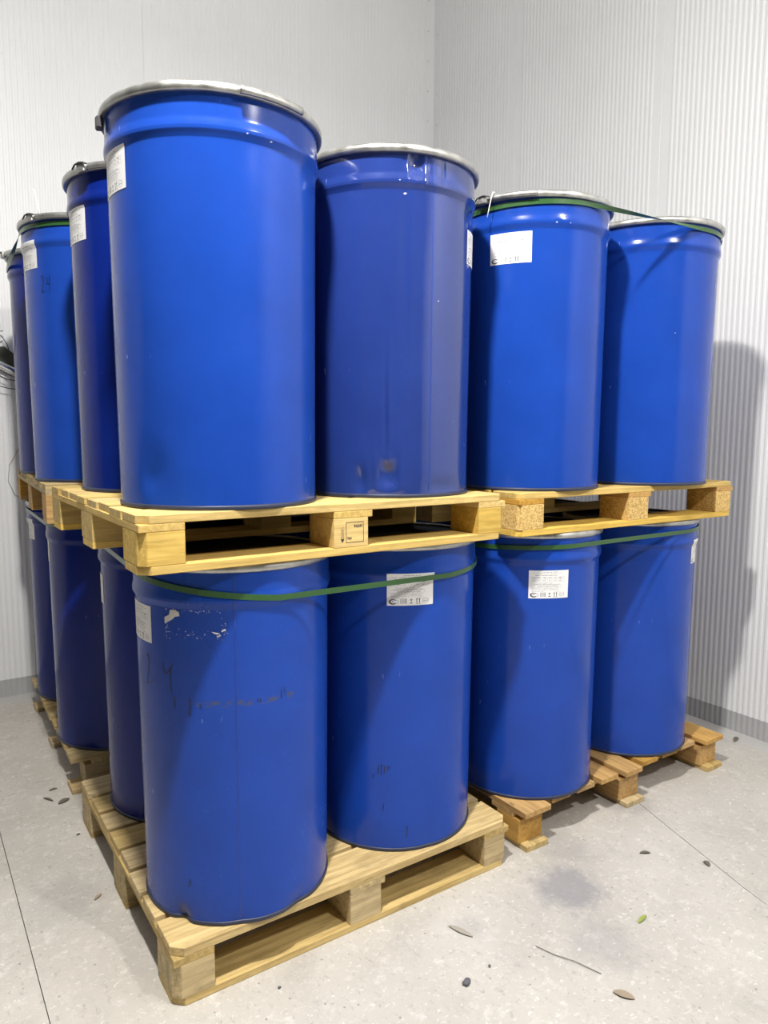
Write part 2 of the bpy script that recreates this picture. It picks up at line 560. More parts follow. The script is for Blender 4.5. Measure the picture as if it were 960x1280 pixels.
class Drum:
    def __init__(self, label, cat, x, y, z, mat='blue', dr=0.0, ring=0.300, dents=(), lever=None, latch=True, group=None, seam=None, wob=1.0, n=128):
        self.x, self.y, self.z, self.dr, self.ring, self.dents = x, y, z, dr, ring, dents
        self.ph = [random.uniform(0, 6.28) for _ in range(6)]
        self.wob = wob
        t = self.t = thing('steel_drum', label, cat, (x, y, z), 0, group)
        bm = bmesh.new()
        rings = []
        hs_ = BODY_H if n == 128 else sorted(BODY_H + [0.5 * (a + b) for a, b in zip(BODY_H, BODY_H[1:])])
        for h in hs_:
            rings.append([bm.verts.new(self.pt(2 * PI * k / n, h, 0.0)) for k in range(n)])
        for A, B in zip(rings, rings[1:]):
            for k in range(n):
                bm.faces.new((A[k], A[(k + 1) % n], B[(k + 1) % n], B[k]))
        c = bm.verts.new((0, 0, 0.010))
        for k in range(n):
            bm.faces.new((c, rings[0][(k + 1) % n], rings[0][k]))
        obj('body', bm, M[mat], t, True)
        # bottom chime: a rolled seam that follows the body's dents
        bm = bmesh.new()
        prof = [(-0.004, 0.0005), (0.0022, 0.0005), (0.0035, 0.004), (0.0032, 0.010), (0.0005, 0.013), (-0.004, 0.010)]
        rr = []
        for k in range(n):
            a = 2 * PI * k / n
            r = self.rad(a, 0.008)
            rr.append([bm.verts.new(((r + p) * math.cos(a), (r + p) * math.sin(a), h)) for p, h in prof])
        for k in range(n):
            A, B = rr[k], rr[(k + 1) % n]
            for i in range(len(prof)):
                j = (i + 1) % len(prof)
                bm.faces.new((A[i], B[i], B[j], A[j]))
        obj('bottom_chime', bm, M['chime'], t, True)
        # lid and clamp ring
        q = 0.2868 + dr
        obj('lid', lathe_bm([(0.0, 1.012), (0.10, 1.0125), (0.245, 1.013), (0.254, 1.016), (0.262, 1.024), (q - 0.004, 1.026), (q - 0.004, 1.018), (0.0, 1.006)], 64), M['lid'], t, True)
        R_ = ring
        prof = [(q - 0.002, 1.014), (R_ - 0.005, 1.0125), (R_ - 0.001, 1.016), (R_, 1.023), (R_ - 0.0012, 1.030), (R_ - 0.005, 1.0350), (q - 0.004, 1.036), (q - 0.009, 1.033), (q - 0.006, 1.028), (q - 0.001, 1.027)]
        ring_o = obj('clamp_ring', lathe_bm(prof, 96, True), M['galv'], t, True)
        if lever is not None:
            a0, a1 = R(lever[0]), R(lever[1])
            pr = [(R_ + 0.002, 1.013), (R_ + 0.008, 1.014), (R_ + 0.010, 1.022), (R_ + 0.008, 1.031), (R_ + 0.002, 1.032)]
            obj('closing_lever', lathe_bm(pr, 18, True, min(a0, a1), max(a0, a1)), M['galv'], ring_o, True)
            if latch:
                bl = prism_bm([(R_ - 0.002, -0.018), (R_ + 0.016, -0.018), (R_ + 0.018, 0.0), (R_ + 0.016, 0.018), (R_ - 0.002, 0.018)], 1.006, 1.034, 0.003)
                bmesh.ops.rotate(bl, verts=bl.verts, cent=(0, 0, 0), matrix=Matrix.Rotation(a0, 3, 'Z'))
                obj('latch', bl, M['galv'], ring_o)
                lp = [((R_ + 0.020) * math.cos(a0 + d), (R_ + 0.020) * math.sin(a0 + d), 1.018 + zz) for d, zz in ((-0.10, -0.002), (-0.06, 0.010), (0.0, 0.014), (0.05, 0.012), (0.10, 0.006))]
                obj('latch_wire', tube_bm(lp, 0.0028, 6), M['wire'], ring_o, True)
            else:
                lug = prism_bm([(0.290, -0.012), (R_ + 0.006, -0.016), (R_ + 0.009, 0.0), (R_ + 0.006, 0.016), (0.290, 0.012)], 0.982, 1.012, 0.003)
                bmesh.ops.rotate(lug, verts=lug.verts, cent=(0, 0, 0), matrix=Matrix.Rotation(R(174), 3, 'Z'))
                obj('lug', lug, M['wire'], ring_o)
        if seam is not None:
            a = R(seam)
            bm = bmesh.new()
            w = 0.0024
            hs = [h for h in BODY_H if 0.014 < h < 1.008]
            prev = None
            for h in hs:
                cur = [bm.verts.new(self.pt(a + d, h, off)) for d, off in ((-w / 0.28, 0.0001), (-0.6 * w / 0.28, 0.0004), (0.6 * w / 0.28, 0.0004), (w / 0.28, 0.0001))]
                if prev:
                    for i in range(3):
                        bm.faces.new((prev[i], prev[i + 1], cur[i + 1], cur[i]))
                prev = cur
            obj('weld_seam', bm, M['seam'], t, True)

    def rad(self, a, h):
        r = r_shell(h, self.dr)
        body = min(1.0, max(0.0, (0.9 - h) / 0.15)) * min(1.0, h / 0.1)
        p = self.ph
        r += self.wob * 0.0009 * body * (math.sin(3 * a + p[0] + h * 2.1) * 0.5 + math.sin(7 * a + p[1] - h * 1.7) * 0.35 + math.sin(13 * a + p[2] + 2 * h) * 0.2)
        for (da, dh, wa, wh, dep) in self.dents:
            d = (a - R(da) + PI) % (2 * PI) - PI
            e = (d / R(wa)) ** 2 + ((h - dh) / wh) ** 2
            if e < 9:
                r -= dep * math.exp(-e)
        return r

    def pt(self, a, h, off=0.0):
        r = self.rad(a, h) + off
        return (r * math.cos(a), r * math.sin(a), h)

    def label_sheet(self, a_deg, h_top, w=0.152, hh=0.105):
        """White printed label: one sheet of small cells coloured paper, ink or grey."""
        bmp = LABEL
        ny, nx = len(bmp), len(bmp[0])
        a0 = R(a_deg) - w / 0.284 / 2
        bm = bmesh.new()
        g = [[bm.verts.new(self.pt(a0 + w / 0.284 * i / nx, h_top - hh * j / ny, 0.0009)) for i in range(nx + 1)] for j in range(ny + 1)]
        for j in range(ny):
            for i in range(nx):
                f = bm.faces.new((g[j + 1][i], g[j + 1][i + 1], g[j][i + 1], g[j][i]))
                f.material_index = bmp[j][i]
        obj('label', bm, [M['paper'], M['ink'], M['grey_ink']], self.t)

    def patch(self, name, outline, mat, off=0.0010):
        """Small flat patch stuck to the shell, outline in (angle degrees, height)."""
        bm = bmesh.new()
        vs = [bm.verts.new(self.pt(R(a), h, off)) for a, h in outline]
        f = bm.faces.new(vs)
        return obj(name, bm, mat, self.t)

    def stroke(self, name, pts, mat, w=0.0035, off=0.0007):
        bm = bmesh.new()
        q = []
        for (a, h), (b, k) in zip(pts, pts[1:]):
            for s in range(6):
                q.append((a + (b - a) * s / 6, h + (k - h) * s / 6))
        q.append(pts[-1])
        prev = None
        for i, (a, h) in enumerate(q):
            a2, h2 = q[min(i + 1, len(q) - 1)]
            a1, h1 = q[max(i - 1, 0)]
            du, dv = R(a2 - a1) * 0.284, h2 - h1
            L = math.hypot(du, dv) or 1
            nu, nv = -dv / L * w / 2, du / L * w / 2
            cur = [bm.verts.new(self.pt(R(a) + s * nu / 0.284, h + s * nv, off)) for s in (-1, 1)]
            if prev:
                bm.faces.new((prev[0], prev[1], cur[1], cur[0]))
            prev = cur
        bmesh.ops.recalc_face_normals(bm, faces=bm.faces)
        return obj(name, bm, mat, self.t)

# the printed sheet: lines of tiny print, a boxed row of digits, a row of pictograms
def make_label():
    nx, ny = 120, 84
    g = [[0] * nx for _ in range(ny)]
    rnd = random.Random(3)
    def text(y, x0, x1, h=1, c=2):
        x = x0
        while x < x1:
            L = rnd.randint(2, 6)
            for i in range(x, min(x + L, x1)):
                for j in range(h):
                    if rnd.random() < 0.85:
                        g[y + j][i] = c
            x += L + 1
    for y, x0, x1, h in ((4, 40, 84, 2), (8, 10, 100, 1), (11, 30, 80, 1), (14, 18, 84, 2), (37, 22, 70, 2), (41, 16, 92, 2), (44, 10, 98, 1), (47, 24, 86, 2), (50, 8, 100, 1), (53, 8, 96, 1), (56, 10, 92, 1), (59, 8, 90, 1), (63, 10, 44, 1), (63, 76, 94, 1)):
        text(y, x0, x1, h)
    # table of boxed cells
    for yy in (19, 26, 33):
        for i in range(8, 106):
            if g[yy][i] == 0 and i % 2 == 0:
                g[yy][i] = 2
    for xx in (8, 22, 38, 54, 70, 86, 105):
        for j in range(19, 34):
            if j % 2 == 0:
                g[j][xx] = 2
    for xx in (11, 26, 42, 58, 74, 90):
        text(21, xx, xx + 9, 3)
        text(29, xx, xx + 8, 2)
    # eye-shaped emblem with an open right end
    for j in range(66, 82):
        for i in range(4, 24):
            u, v = (i - 14.5) / 10.5, (j - 73.5) / 7.0
            u2, v2 = (i - 15.5) / 7.0, (j - 73.0) / 4.2
            if u * u + v * v < 1 and u2 * u2 + v2 * v2 > 1 and not (u > 0.35 and abs(v) < 0.45):
                g[j][i] = 1
    text(72, 12, 18, 2, 1)
    for j in range(68, 79):
        for i in (26, 28):
            if (i + j) % 3:
                g[j][i] = 2
    # block of code-like bars (plain stripes)
    for j in range(66, 79):
        for i in range(36, 46):
            if (i * 7 + j * 3) % 4 < 2:
                g[j][i] = 2
        for i in (34, 47, 48):
            g[j][i] = 1
    # glass pictogram
    for j in range(67, 79):
        w = max(0, 3 - (j - 67) // 2)
        for i in range(61 - w, 62 + w):
            g[j][i] = 1 if j > 72 else 2
        if j >= 77:
            for i in range(58, 65):
                g[j][i] = 1
    # two upright arrows over a bar
    for j in range(66, 79):
        for i in (75, 76, 82, 83):
            g[j][i] = 1
    for j in (67, 68):
        for i in (74, 77, 81, 84):
            g[j][i] = 1
    for i in range(72, 88):
        g[80][i] = 2
    # oval seal
    for a in range(90):
        u = a / 90 * 2 * PI
        g[int(72.5 + 6 * math.sin(u))][int(99 + 8 * math.cos(u))] = 2
    text(72, 94, 105, 2)
    return g
LABEL = make_label()

zA1, zB1, zC1 = 0.1690, 0.1560, 0.1600
hA2, hB2, hC2 = 0.1485, 0.1540, 0.1540
zA2 = zA1 + H
zB2 = zB1 + H
zC2 = zC1 + H
dA2, dB2, dC2 = zA2 + hA2, zB2 + hB2, zC2 + hC2

DR = {}
lo = dict(dr=0.0035, ring=0.2975)
hi = dict(dr=-0.0005, ring=0.3015)
DR['A1fl'] = Drum('blue drum with a torn label and black marker digits, lower tier front corner', 'drum', 0.280, 0.254, zA1, 'blue_marked', seam=-111.9,
                  dents=[(-147, 0.0, 4.5, 0.035, 0.016), (-112, 0.0, 7, 0.03, 0.006), (-75, 0.01, 8, 0.03, 0.009), (-130, 0.35, 9, 0.3, 0.0025)], n=256, **lo)
DR['A1fr'] = Drum('blue steel drum with a strap across its white label, lower tier', 'drum', 0.8942, 0.2839, zA1, dents=[(-100, 0.03, 5, 0.03, 0.004)], **lo)
DR['A1bl'] = Drum('shaded blue drum on the front floor pallet, behind the torn label drum', 'drum', 0.319, 0.868, zA1, 'dark', **lo)
DR['A1br'] = Drum('blue drum at the back of the front lower stack, only its lid edge showing', 'drum', 0.930, 0.879, zA1, 'blue', **lo)
DR['B1l'] = Drum('blue steel drum with a whole white label, lower tier right of the green strapped pair', 'drum', 1.5524, 0.2808, zB1, dents=[(-75, 0.0, 6, 0.02, 0.003)], **lo)
DR['B1r'] = Drum('blue steel drum nearest the right wall, lower tier', 'drum', 2.2107, 0.2883, zB1, **lo)
DR['C1r'] = Drum('shaded blue drum on the left pallet, lower tier, nearer of the two there', 'drum', 0.268, 1.6385, zC1, 'dark', **lo)
DR['C1l'] = Drum('shaded blue drum in the lower tier closest to the back wall', 'drum', 0.2846, 2.309, zC1, 'dark', **lo)
DR['A2fl'] = Drum('tallest looking blue drum, upper tier at the front corner', 'drum', 0.231, 0.217, dA2, lever=(-99, -64), latch=False, wob=1.3,
                  dents=[(-148, 0.10, 9, 0.06, 0.007), (-160, 0.45, 8, 0.2, 0.003), (-152, 0.075, 5, 0.03, 0.004), (-66, 0.955, 5, 0.03, 0.0025)], n=256, **hi)
DR['A2fr'] = Drum('dented navy drum with a vertical crease and scarred foot, upper tier', 'drum', 0.843, 0.254, dA2, 'navy', seam=-95, wob=2.2,
                  dents=[(-123, 0.075, 6, 0.045, 0.017), (-123, 0.115, 3.2, 0.018, -0.008), (-131, 0.09, 1.5, 0.06, -0.005), (-115, 0.07, 1.8, 0.05, -0.005), (-141, 0.055, 4, 0.04, 0.009), (-123, 0.028, 10, 0.012, -0.004),
                         (-125, 0.27, 1.3, 0.15, 0.006), (-122.5, 0.27, 1.5, 0.16, -0.003), (-107, 0.987, 5, 0.026, 0.014), (-112.5, 0.975, 1.0, 0.05, -0.004), (-101.5, 0.975, 1.0, 0.045, -0.004), (-88, 0.98, 1.2, 0.04, 0.003),
                         (-113, 0.72, 3.5, 0.2, 0.004), (-109, 0.7, 2, 0.25, -0.002), (-84, 0.03, 14, 0.025, 0.006)], n=384, **hi)
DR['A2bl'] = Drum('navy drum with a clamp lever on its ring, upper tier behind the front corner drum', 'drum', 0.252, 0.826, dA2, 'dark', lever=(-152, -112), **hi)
DR['B1bl'] = Drum('blue drum seen through the front upper pallet gap, its clamp lever showing', 'drum', 1.560, 0.893, zB1, 'blue', lever=(-150, -100), **lo)
DR['B1br'] = Drum('blue drum behind the lower drum nearest the right wall, lid edge under the pallet', 'drum', 2.205, 0.900, zB1, 'blue', **lo)
DR['B2l'] = Drum('blue drum with a white cable tie and black latch on its ring, upper tier', 'drum', 1.511, 0.255, dB2, lever=(-168, -132), dents=[(-118, 0.935, 2, 0.008, 0.002), (-105, 0.935, 2, 0.008, 0.002)], **hi)
DR['B2r'] = Drum('blue drum nearest the right wall, upper tier', 'drum', 2.131, 0.196, dB2, dents=[(-130, 0.5, 10, 0.2, 0.002)], **hi)
DR['C2r'] = Drum('blue drum with faint handwritten digits below its label, upper tier at left', 'drum', 0.200, 1.492, dC2, lever=(-152, -116), **hi)
DR['C2l'] = Drum('blue drum cut by the left edge of the picture, upper tier', 'drum', 0.222, 2.104, dC2, 'dark', lever=(-176, -140), **hi)

# the drums that fill the back of the stacks and carry the straps, all but hidden from the front
for k, x, y, z, kw, where in (('A2br', 0.862, 0.872, dA2, hi, 'behind the dented navy drum, upper tier'), ('B2bl', 1.515, 0.872, dB2, hi, 'behind the upper drum with the white cable tie'),
                              ('B2br', 2.128, 0.822, dB2, hi, 'behind the upper drum nearest the right wall'), ('C2rr', 0.822, 1.505, dC2, hi, 'on the upper left pallet, right of the drum with faint digits'),
                              ('C2lr', 0.840, 2.115, dC2, hi, 'on the upper left pallet, in its far right corner'), ('C1rr', 0.884, 1.650, zC1, lo, 'on the left floor pallet, its near right corner'),
                              ('C1lr', 0.896, 2.315, zC1, lo, 'on the left floor pallet, its far right corner')):
    DR[k] = Drum('hidden blue drum ' + where, 'drum', x, y, z, group='drums hidden at the back of the stacks', **kw)

for k, a, h in (('A1fr', -113.2, 0.9415), ('B1l', -117.5, 0.895), ('B2l', -149.8, 0.904), ('B1r', -61.5, 0.943), ('A1fl', -179.5, 0.905), ('A2fl', -177.0, 0.917), ('A2fr', -45.0, 0.84),
                ('A2bl', -173.0, 0.92), ('C2r', -169.5, 0.945), ('C1l', -179.0, 0.946), ('C1r', 167.0, 0.925), ('A1bl', 166.0, 0.875)):
    DR[k].label_sheet(a, h)

# torn label, its paper residue and the marker digits on the front lower drum
d = DR['A1fl']
d.patch('torn_label', [(-152.5, 0.866), (-152.6, 0.884), (-149.4, 0.892), (-148.4, 0.907), (-144.6, 0.908), (-144.2, 0.904), (-142.8, 0.904), (-142.4, 0.892), (-145.2, 0.889), (-147.3, 0.880)], M['torn'])
d.patch('torn_label', [(-124.5, 0.853), (-121.5, 0.8505), (-119.8, 0.8485), (-121.2, 0.8450), (-122.9, 0.8475)], M['paper'])
d.patch('torn_label', [(-119.2, 0.8545), (-117.2, 0.861), (-116.6, 0.8585), (-118.6, 0.8515)], M['paper'])
d.patch('torn_label', [(-121.8, 0.8395), (-119.6, 0.8440), (-119.3, 0.8420), (-121.2, 0.8375)], M['paper'])
bm = bmesh.new()
rs = random.Random(11)
def speck(a, h, s):
    vs = [bm.verts.new(d.pt(R(a) + s * math.cos(t) * rs.uniform(.5, 1) / 0.284, h + s * math.sin(t) * rs.uniform(.5, 1), 0.0008)) for t in (0, 1.3, 2.6, 3.9, 5.1)]
    bm.faces.new(vs)
for i in range(95):
    e = rs.random()
    if e < 0.3:
        a, h = rs.uniform(-152, -119), 0.907 + rs.gauss(0, 0.002)
    elif e < 0.55:
        a, h = -117 + rs.gauss(0, 0.7), rs.uniform(0.835, 0.89)
    elif e < 0.85:
        a, h = rs.uniform(-152, -118), 0.840 + rs.gauss(0, 0.006)
    else:
        a, h = -151.5 + rs.gauss(0, 0.6), rs.uniform(0.825, 0.87)
    speck(a, h, rs.uniform(0.0007, 0.0022))
o = obj('label_residue', bm, M['residue'], d.t)
o['kind'] = 'stuff'
d.stroke('handwritten_digit', [(-154.6, 0.757), (-154.9, 0.735), (-153.8, 0.723), (-151.2, 0.731), (-147.8, 0.757), (-149.2, 0.745), (-149.8, 0.715), (-149.6, 0.672)], M['marker'], 0.0030)
d.stroke('handwritten_digit', [(-171.0, 0.757), (-169.6, 0.768), (-168.4, 0.750), (-169.4, 0.715), (-172.0, 0.675), (-168.0, 0.682), (-165.5, 0.690)], M['marker'], 0.0030)
for a, h0, h1 in ((-147.5, 0.665, 0.628), (-137.5, 0.665, 0.615), (-131.5, 0.65, 0.635), (-100.2, 0.658, 0.646), (-98.8, 0.658, 0.646), (-86.2, 0.672, 0.645), (-84.0, 0.676, 0.655), (-138.5, 0.63, 0.612)):
    d.stroke('scrape_mark', [(a, h0), (a + 0.3, h1)], M['marker'], 0.0022)
d.stroke('scrape_mark', [(-141.5, 0.135), (-140.6, 0.122), (-142.2, 0.112)], M['marker'], 0.003)
d = DR['A1fr']
for a, h0, h1 in ((-133.5, 0.30, 0.27), (-131.5, 0.305, 0.265), (-129.5, 0.30, 0.27), (-127.5, 0.30, 0.28), (-137, 0.27, 0.255), (-130, 0.17, 0.145), (-114, 0.09, 0.05), (-126, 0.30, 0.285)):
    d.stroke('scrape_mark', [(a, h0), (a - 0.5, h1)], M['marker'], 0.0026)
d = DR['C2r']
d.stroke('handwritten_digit', [(-150.5, 0.80), (-149.0, 0.81), (-147.9, 0.79), (-149.5, 0.76), (-150.8, 0.745), (-147.5, 0.748)], M['marker'], 0.0030)
d.stroke('handwritten_digit', [(-144.0, 0.80), (-144.6, 0.775), (-142.0, 0.775), (-141.4, 0.808), (-141.7, 0.775), (-142.2, 0.745)], M['marker'], 0.0030)
# white chips on the upper front drums
for k, lst in (('A2fl', [(-82, 0.925, .004), (-95, 0.93, .003)]), ('A2fr', [(-113.5, 0.90, .006), (-117, 0.935, .003), (-90, 0.60, .003)]), ('B2l', [(-118, 0.93, .004), (-108, 0.93, .003)]), ('B2r', [(-118, 0.60, .003)])):
    for a, h, s in lst:
        DR[k].patch('paint_chip', [(a - s * 200, h), (a, h + s * 0.6), (a + s * 220, h + s * 0.2), (a, h - s * 0.5)], M['residue'], 0.0006)

# ------------------------------------------------------------------ straps around four drums
def hull_path(circs, r, zs, nseg=20):
    """Loop round circles listed counter-clockwise; zs: (z in, z out) at each circle."""
    n = len(circs)
    ang = []
    for i in range(n):
        a, b = Vector(circs[i]), Vector(circs[(i + 1) % n])
        dd = b - a
        ang.append(math.atan2(dd.y, dd.x) - PI / 2)      # outward normal of the span i -> i+1
    path = []
    for i in range(n):
        a0, a1 = ang[i - 1], ang[i]
        while a1 < a0:
            a1 += 2 * PI
        if a1 - a0 > 2 * PI - 1e-3:
            a1 = a0
        for s in range(nseg + 1):
            t = s / nseg
            a = a0 + (a1 - a0) * t
            path.append((Vector((circs[i][0] + r * math.cos(a), circs[i][1] + r * math.sin(a), zs[i][0] + (zs[i][1] - zs[i][0]) * t)), Vector((math.cos(a), math.sin(a), 0)), i, s == nseg))
    return path

def strap(label, keys, zs, dr, twist=None, w=0.0165):
    circs = [(DR[k].x, DR[k].y) if isinstance(k, str) else k for k in keys]
    path = hull_path(circs, 0.2924 + dr, zs)
    # subdivide the free spans (so that one of them may twist)
    full = []
    n = len(path)
    for i, (p, nrm, ci, last) in enumerate(path):
        full.append((p, nrm, 0.0))
        if last:
            q, nq = path[(i + 1) % n][0], path[(i + 1) % n][1]
            for s in range(1, 10):
                t = s / 10
                tw = PI * t if twist == ci else 0.0
                full.append((p.lerp(q, t), nrm, tw))
    bm = bmesh.new()
    rings = []
    m_ = len(full)
    for i, (p, nrm, tw) in enumerate(full):
        tan = (full[(i + 1) % m_][0] - full[i - 1][0]).normalized()
        up_ = nrm.cross(tan)
        if up_.z < 0:
            up_ = -up_
        up_.normalize()
        out = nrm
        if tw:
            c_, s_ = math.cos(tw), math.sin(tw)
            up_, out = up_ * c_ + out * s_, out * c_ - up_ * s_
        t_ = 0.0006
        rings.append([bm.verts.new(p + up_ * w / 2 * a + out * t_ * b) for a, b in ((-1, -1), (1, -1), (1, 1), (-1, 1))])
    for i in range(m_):
        A, B = rings[i], rings[(i + 1) % m_]
        for k in range(4):
            bm.faces.new((A[k], A[(k + 1) % 4], B[(k + 1) % 4], B[k]))
    bmesh.ops.recalc_face_normals(bm, faces=bm.faces)
    return tag(obj('packing_strap', bm, M['strap']), label, 'strap', 'green packing straps')

def zz(base, *v):
    return [(base + H + a, base + H + b) for a, b in v]
strap('green plastic strap round the lower front drums, crossing a white label', ['A1fl', 'A1fr', 'A1br', 'A1bl'], zz(zA1, (-0.04, -0.100), (-0.110, -0.085), (-0.06, -0.05), (-0.05, -0.04)), 0.0035)
strap('green plastic strap round the lower right drums, rising towards the wall', ['B1l', 'B1r', 'B1br', 'B1bl'], zz(zB1, (-0.062, -0.05), (-0.050, -0.036), (-0.05, -0.05), (-0.05, -0.06)), 0.0035)
strap('green plastic strap round the upper right drums, twisted between them', ['B2l', 'B2r', 'B2br', 'B2bl'], zz(dB2, (-0.045, -0.034), (-0.040, -0.047), (-0.05, -0.05), (-0.05, -0.045)), -0.0005, twist=0)
strap('green strap round the upper drums at left, pale where it slants to the far drum', ['C2rr', 'C2lr', 'C2l', 'C2r'], zz(dC2, (-0.04, -0.05), (-0.05, -0.05), (-0.06, -0.07), (-0.042, -0.036)), -0.0005, twist=2)
strap('green strap round the lower drums at left, pale in the glare', ['C1rr', 'C1lr', 'C1l', 'C1r'], zz(zC1, (-0.04, -0.05), (-0.05, -0.05), (-0.05, -0.045), (-0.045, -0.04)), 0.0035)

# cable ties on the rings
def tie(label, key, a, pts):
    dd = DR[key]
    ca, sa = math.cos(R(a)), math.sin(R(a))
    P = [(dd.x + r * ca - u * sa, dd.y + r * sa + u * ca, dd.z + h) for r, u, h in pts]
    return tag(obj('cable_tie', tube_bm(P, 0.0017, 6), M['white_tie'], None, True), label, 'cable tie')
tie('white cable tie hanging from the ring of the upper drum with the black latch', 'B2l', -160, [(0.300, 0, 1.039), (0.318, 0.000, 1.038), (0.322, -0.004, 1.02), (0.324, -0.012, 0.98), (0.324, -0.018, 0.955)])
tie('thin grey wire tie sticking up from the left upper drum ring', 'C2r', -143, [(0.303, 0.0, 1.020), (0.316, 0.004, 1.035), (0.318, 0.0, 1.06), (0.312, -0.02, 1.12)])

# ------------------------------------------------------------------ pallets
def board_bm(L, w, t, clip=0.0, jag=0.0, ends=(1, 1)):
    """Board along X from 0..L, 0..w in Y, 0..t in Z; clipped corners on the chosen sides."""
    pts = [(0, 0), (L, 0), (L, w), (0, w)]
    if clip:
        pts = [(clip, 0), (L - clip, 0), (L, clip), (L, w), (0, w), (0, clip)]
    return prism_bm(pts, 0, t, 0.0016)

class Pallet:
    """Deck boards along local X. Local origin: front left corner on the ground."""
    def __init__(self, label, loc, rz, W, D, hgt, mats, nb, kind='rim', front_bw=0.13, bx=0.11, by=0.14, over=0.0, infill=0.0, dt=0.022, bt=0.022, st=0.02, clip=0.0, seed=1, chip_at=(), jag=True):
        rs = random.Random(seed)
        t = self.t = thing('wooden_pallet', label, 'pallet', loc, rz)
        md, mb, mbt, ms = mats
        cache = {}
        def mesh(key, f, mat):
            kk = (key, mat.name)
            if kk not in cache:
                b = f()
                cache[kk] = mesh_of(b, key[0], mat)
            return cache[kk]
        zt = hgt - dt
        # deck boards
        gap = (D - front_bw * 2 - (nb - 2) * (0.118 if kind == 'rim' else infill)) / (nb - 1)
        y = 0.0
        blocks_y = [0.0, (D - by) / 2, D - by]
        for i in range(nb):
            edge = i in (0, nb - 1)
            w = front_bw if edge else (0.118 if kind == 'rim' else infill)
            mid = kind == 'wing' and i == nb // 2
            x0 = 0.0
            L = W
            if kind == 'wing' and not edge and not mid:
                x0 = rs.uniform(0.02, 0.045) if jag else rs.uniform(0.0, 0.012)
                L = W - x0 - rs.uniform(0.0, 0.03)
            elif not edge:
                x0 = rs.uniform(-0.004, 0.006)
            o = inst('deck_board', mesh(('deck_board', round(L, 3), w, edge), lambda: board_bm(L, w, dt, clip if i == 0 else 0.0), md), t, (x0, y + rs.uniform(-0.002, 0.002) * (0 if edge else 1), zt + (0 if edge else rs.uniform(-0.0015, 0.0005))), rs.uniform(-0.003, 0.003) * (0 if edge else 1))
            y += w + gap
        xs = [over, (W - bx) / 2, W - bx - over]
        ys_ = [0.0, (D - by) / 2, D - by]
        # stringer boards across the deck boards
        bh = hgt - dt - st - bt
        for j, x in enumerate(xs):
            sw = bx + (0.015 if j == 1 else 0.0)
            o = inst('stringer_board', mesh(('stringer_board', sw), lambda: board_bm(D if kind == 'rim' else D - 0.0, sw, st), ms), t, (x + sw + (0.03 if kind == 'wing' and j == 0 else 0.0), 0, zt - st), PI / 2)
        # blocks
        for j, x in enumerate(xs):
            for i, y in enumerate(ys_):
                mm = M['chip'] if (j, i) in chip_at else mb
                def mk():
                    c = clip * 0.7 if (i == 0 and j in (0, 2)) else 0.0
                    if c and j == 0:
                        p = [(c, 0), (bx, 0), (bx, by), (0, by), (0, c)]
                    elif c:
                        p = [(0, 0), (bx - c, 0), (bx, c), (bx, by), (0, by)]
                    else:
                        p = [(0, 0), (bx, 0), (bx, by), (0, by)]
                    return prism_bm(p, 0, bh, 0.0018)
                self.last = inst('block', mesh(('block', (j if (i == 0 and clip) else 1)), mk, mm), t, (x, y, bt))
                if (j, i) == (1, 0):
                    self.front_mid = self.last
        # bottom boards along X
        for i, y in enumerate(ys_):
            bw = by - 0.012
            bx0, bL = (0.0, W) if kind == 'rim' else (-0.0, W)
            inst('bottom_board', mesh(('bottom_board', i == 0), lambda: board_bm(bL, bw, bt, clip if i == 0 else 0.0), mbt), t, (bx0, y, 0))

yw, tn, og, pl, du = M['wood_yellow'], M['wood_tan'], M['wood_orange'], M['wood_pale'], M['wood_dull']
PA1 = Pallet('weathered pale wooden pallet on the floor at the front corner', (-0.018, -0.01, 0), 0.0, 1.225, 1.150, zA1, (pl, tn, tn, tn), 8, front_bw=0.15, bx=0.115, by=0.15, dt=0.026, bt=0.022, st=0.022, clip=0.03, seed=3)
PA2 = Pallet('yellow wooden pallet with a stamped block, upper tier at the front corner', (-0.084, -0.0527, zA2), 0.0017, 1.2, 1.135, hA2, (M['wood_mid'], yw, yw, yw), 8, front_bw=0.145, bx=0.115, by=0.145, clip=0.028, seed=4)
PB2 = Pallet('yellow wooden pallet with rough chipboard blocks, upper tier at right', (1.232, 0.0, zB2), -0.0139, 1.29, 1.15, hB2, (yw, yw, yw, og), 8, front_bw=0.14, bx=0.12, by=0.145, clip=0.02, seed=5, chip_at=((0, 0), (1, 0), (2, 0)))
PC2 = Pallet('wooden pallet under the upper left drums beside the back wall', (-0.085, 1.228, zC2), -0.05, 1.2, 1.28, hC2, (tn, og, og, tn), 9, front_bw=0.125, bx=0.115, by=0.14, seed=6)
# the right floor pallet is turned so that its boards point at the viewer, as is the left one's row of board ends
PB1 = Pallet('orange wooden pallet on the floor at right, board ends to the front', (1.2946 + 1.285, 0.012 - 0.02, 0), PI / 2, 1.22, 1.285, zB1, (og, og, tn, og), 9, kind='wing', front_bw=0.135, bx=0.12, by=0.125, infill=0.105, over=0.035, dt=0.022, seed=7)
PC1 = Pallet('dull wooden pallet on the floor at left, half under shaded drums', (-0.012, 1.385, 0), -0.0175, 1.2, 1.215, zC1, (tn, du, du, du), 9, kind='wing', front_bw=0.125, bx=0.12, by=0.125, infill=0.1, over=0.055, seed=8, jag=False)

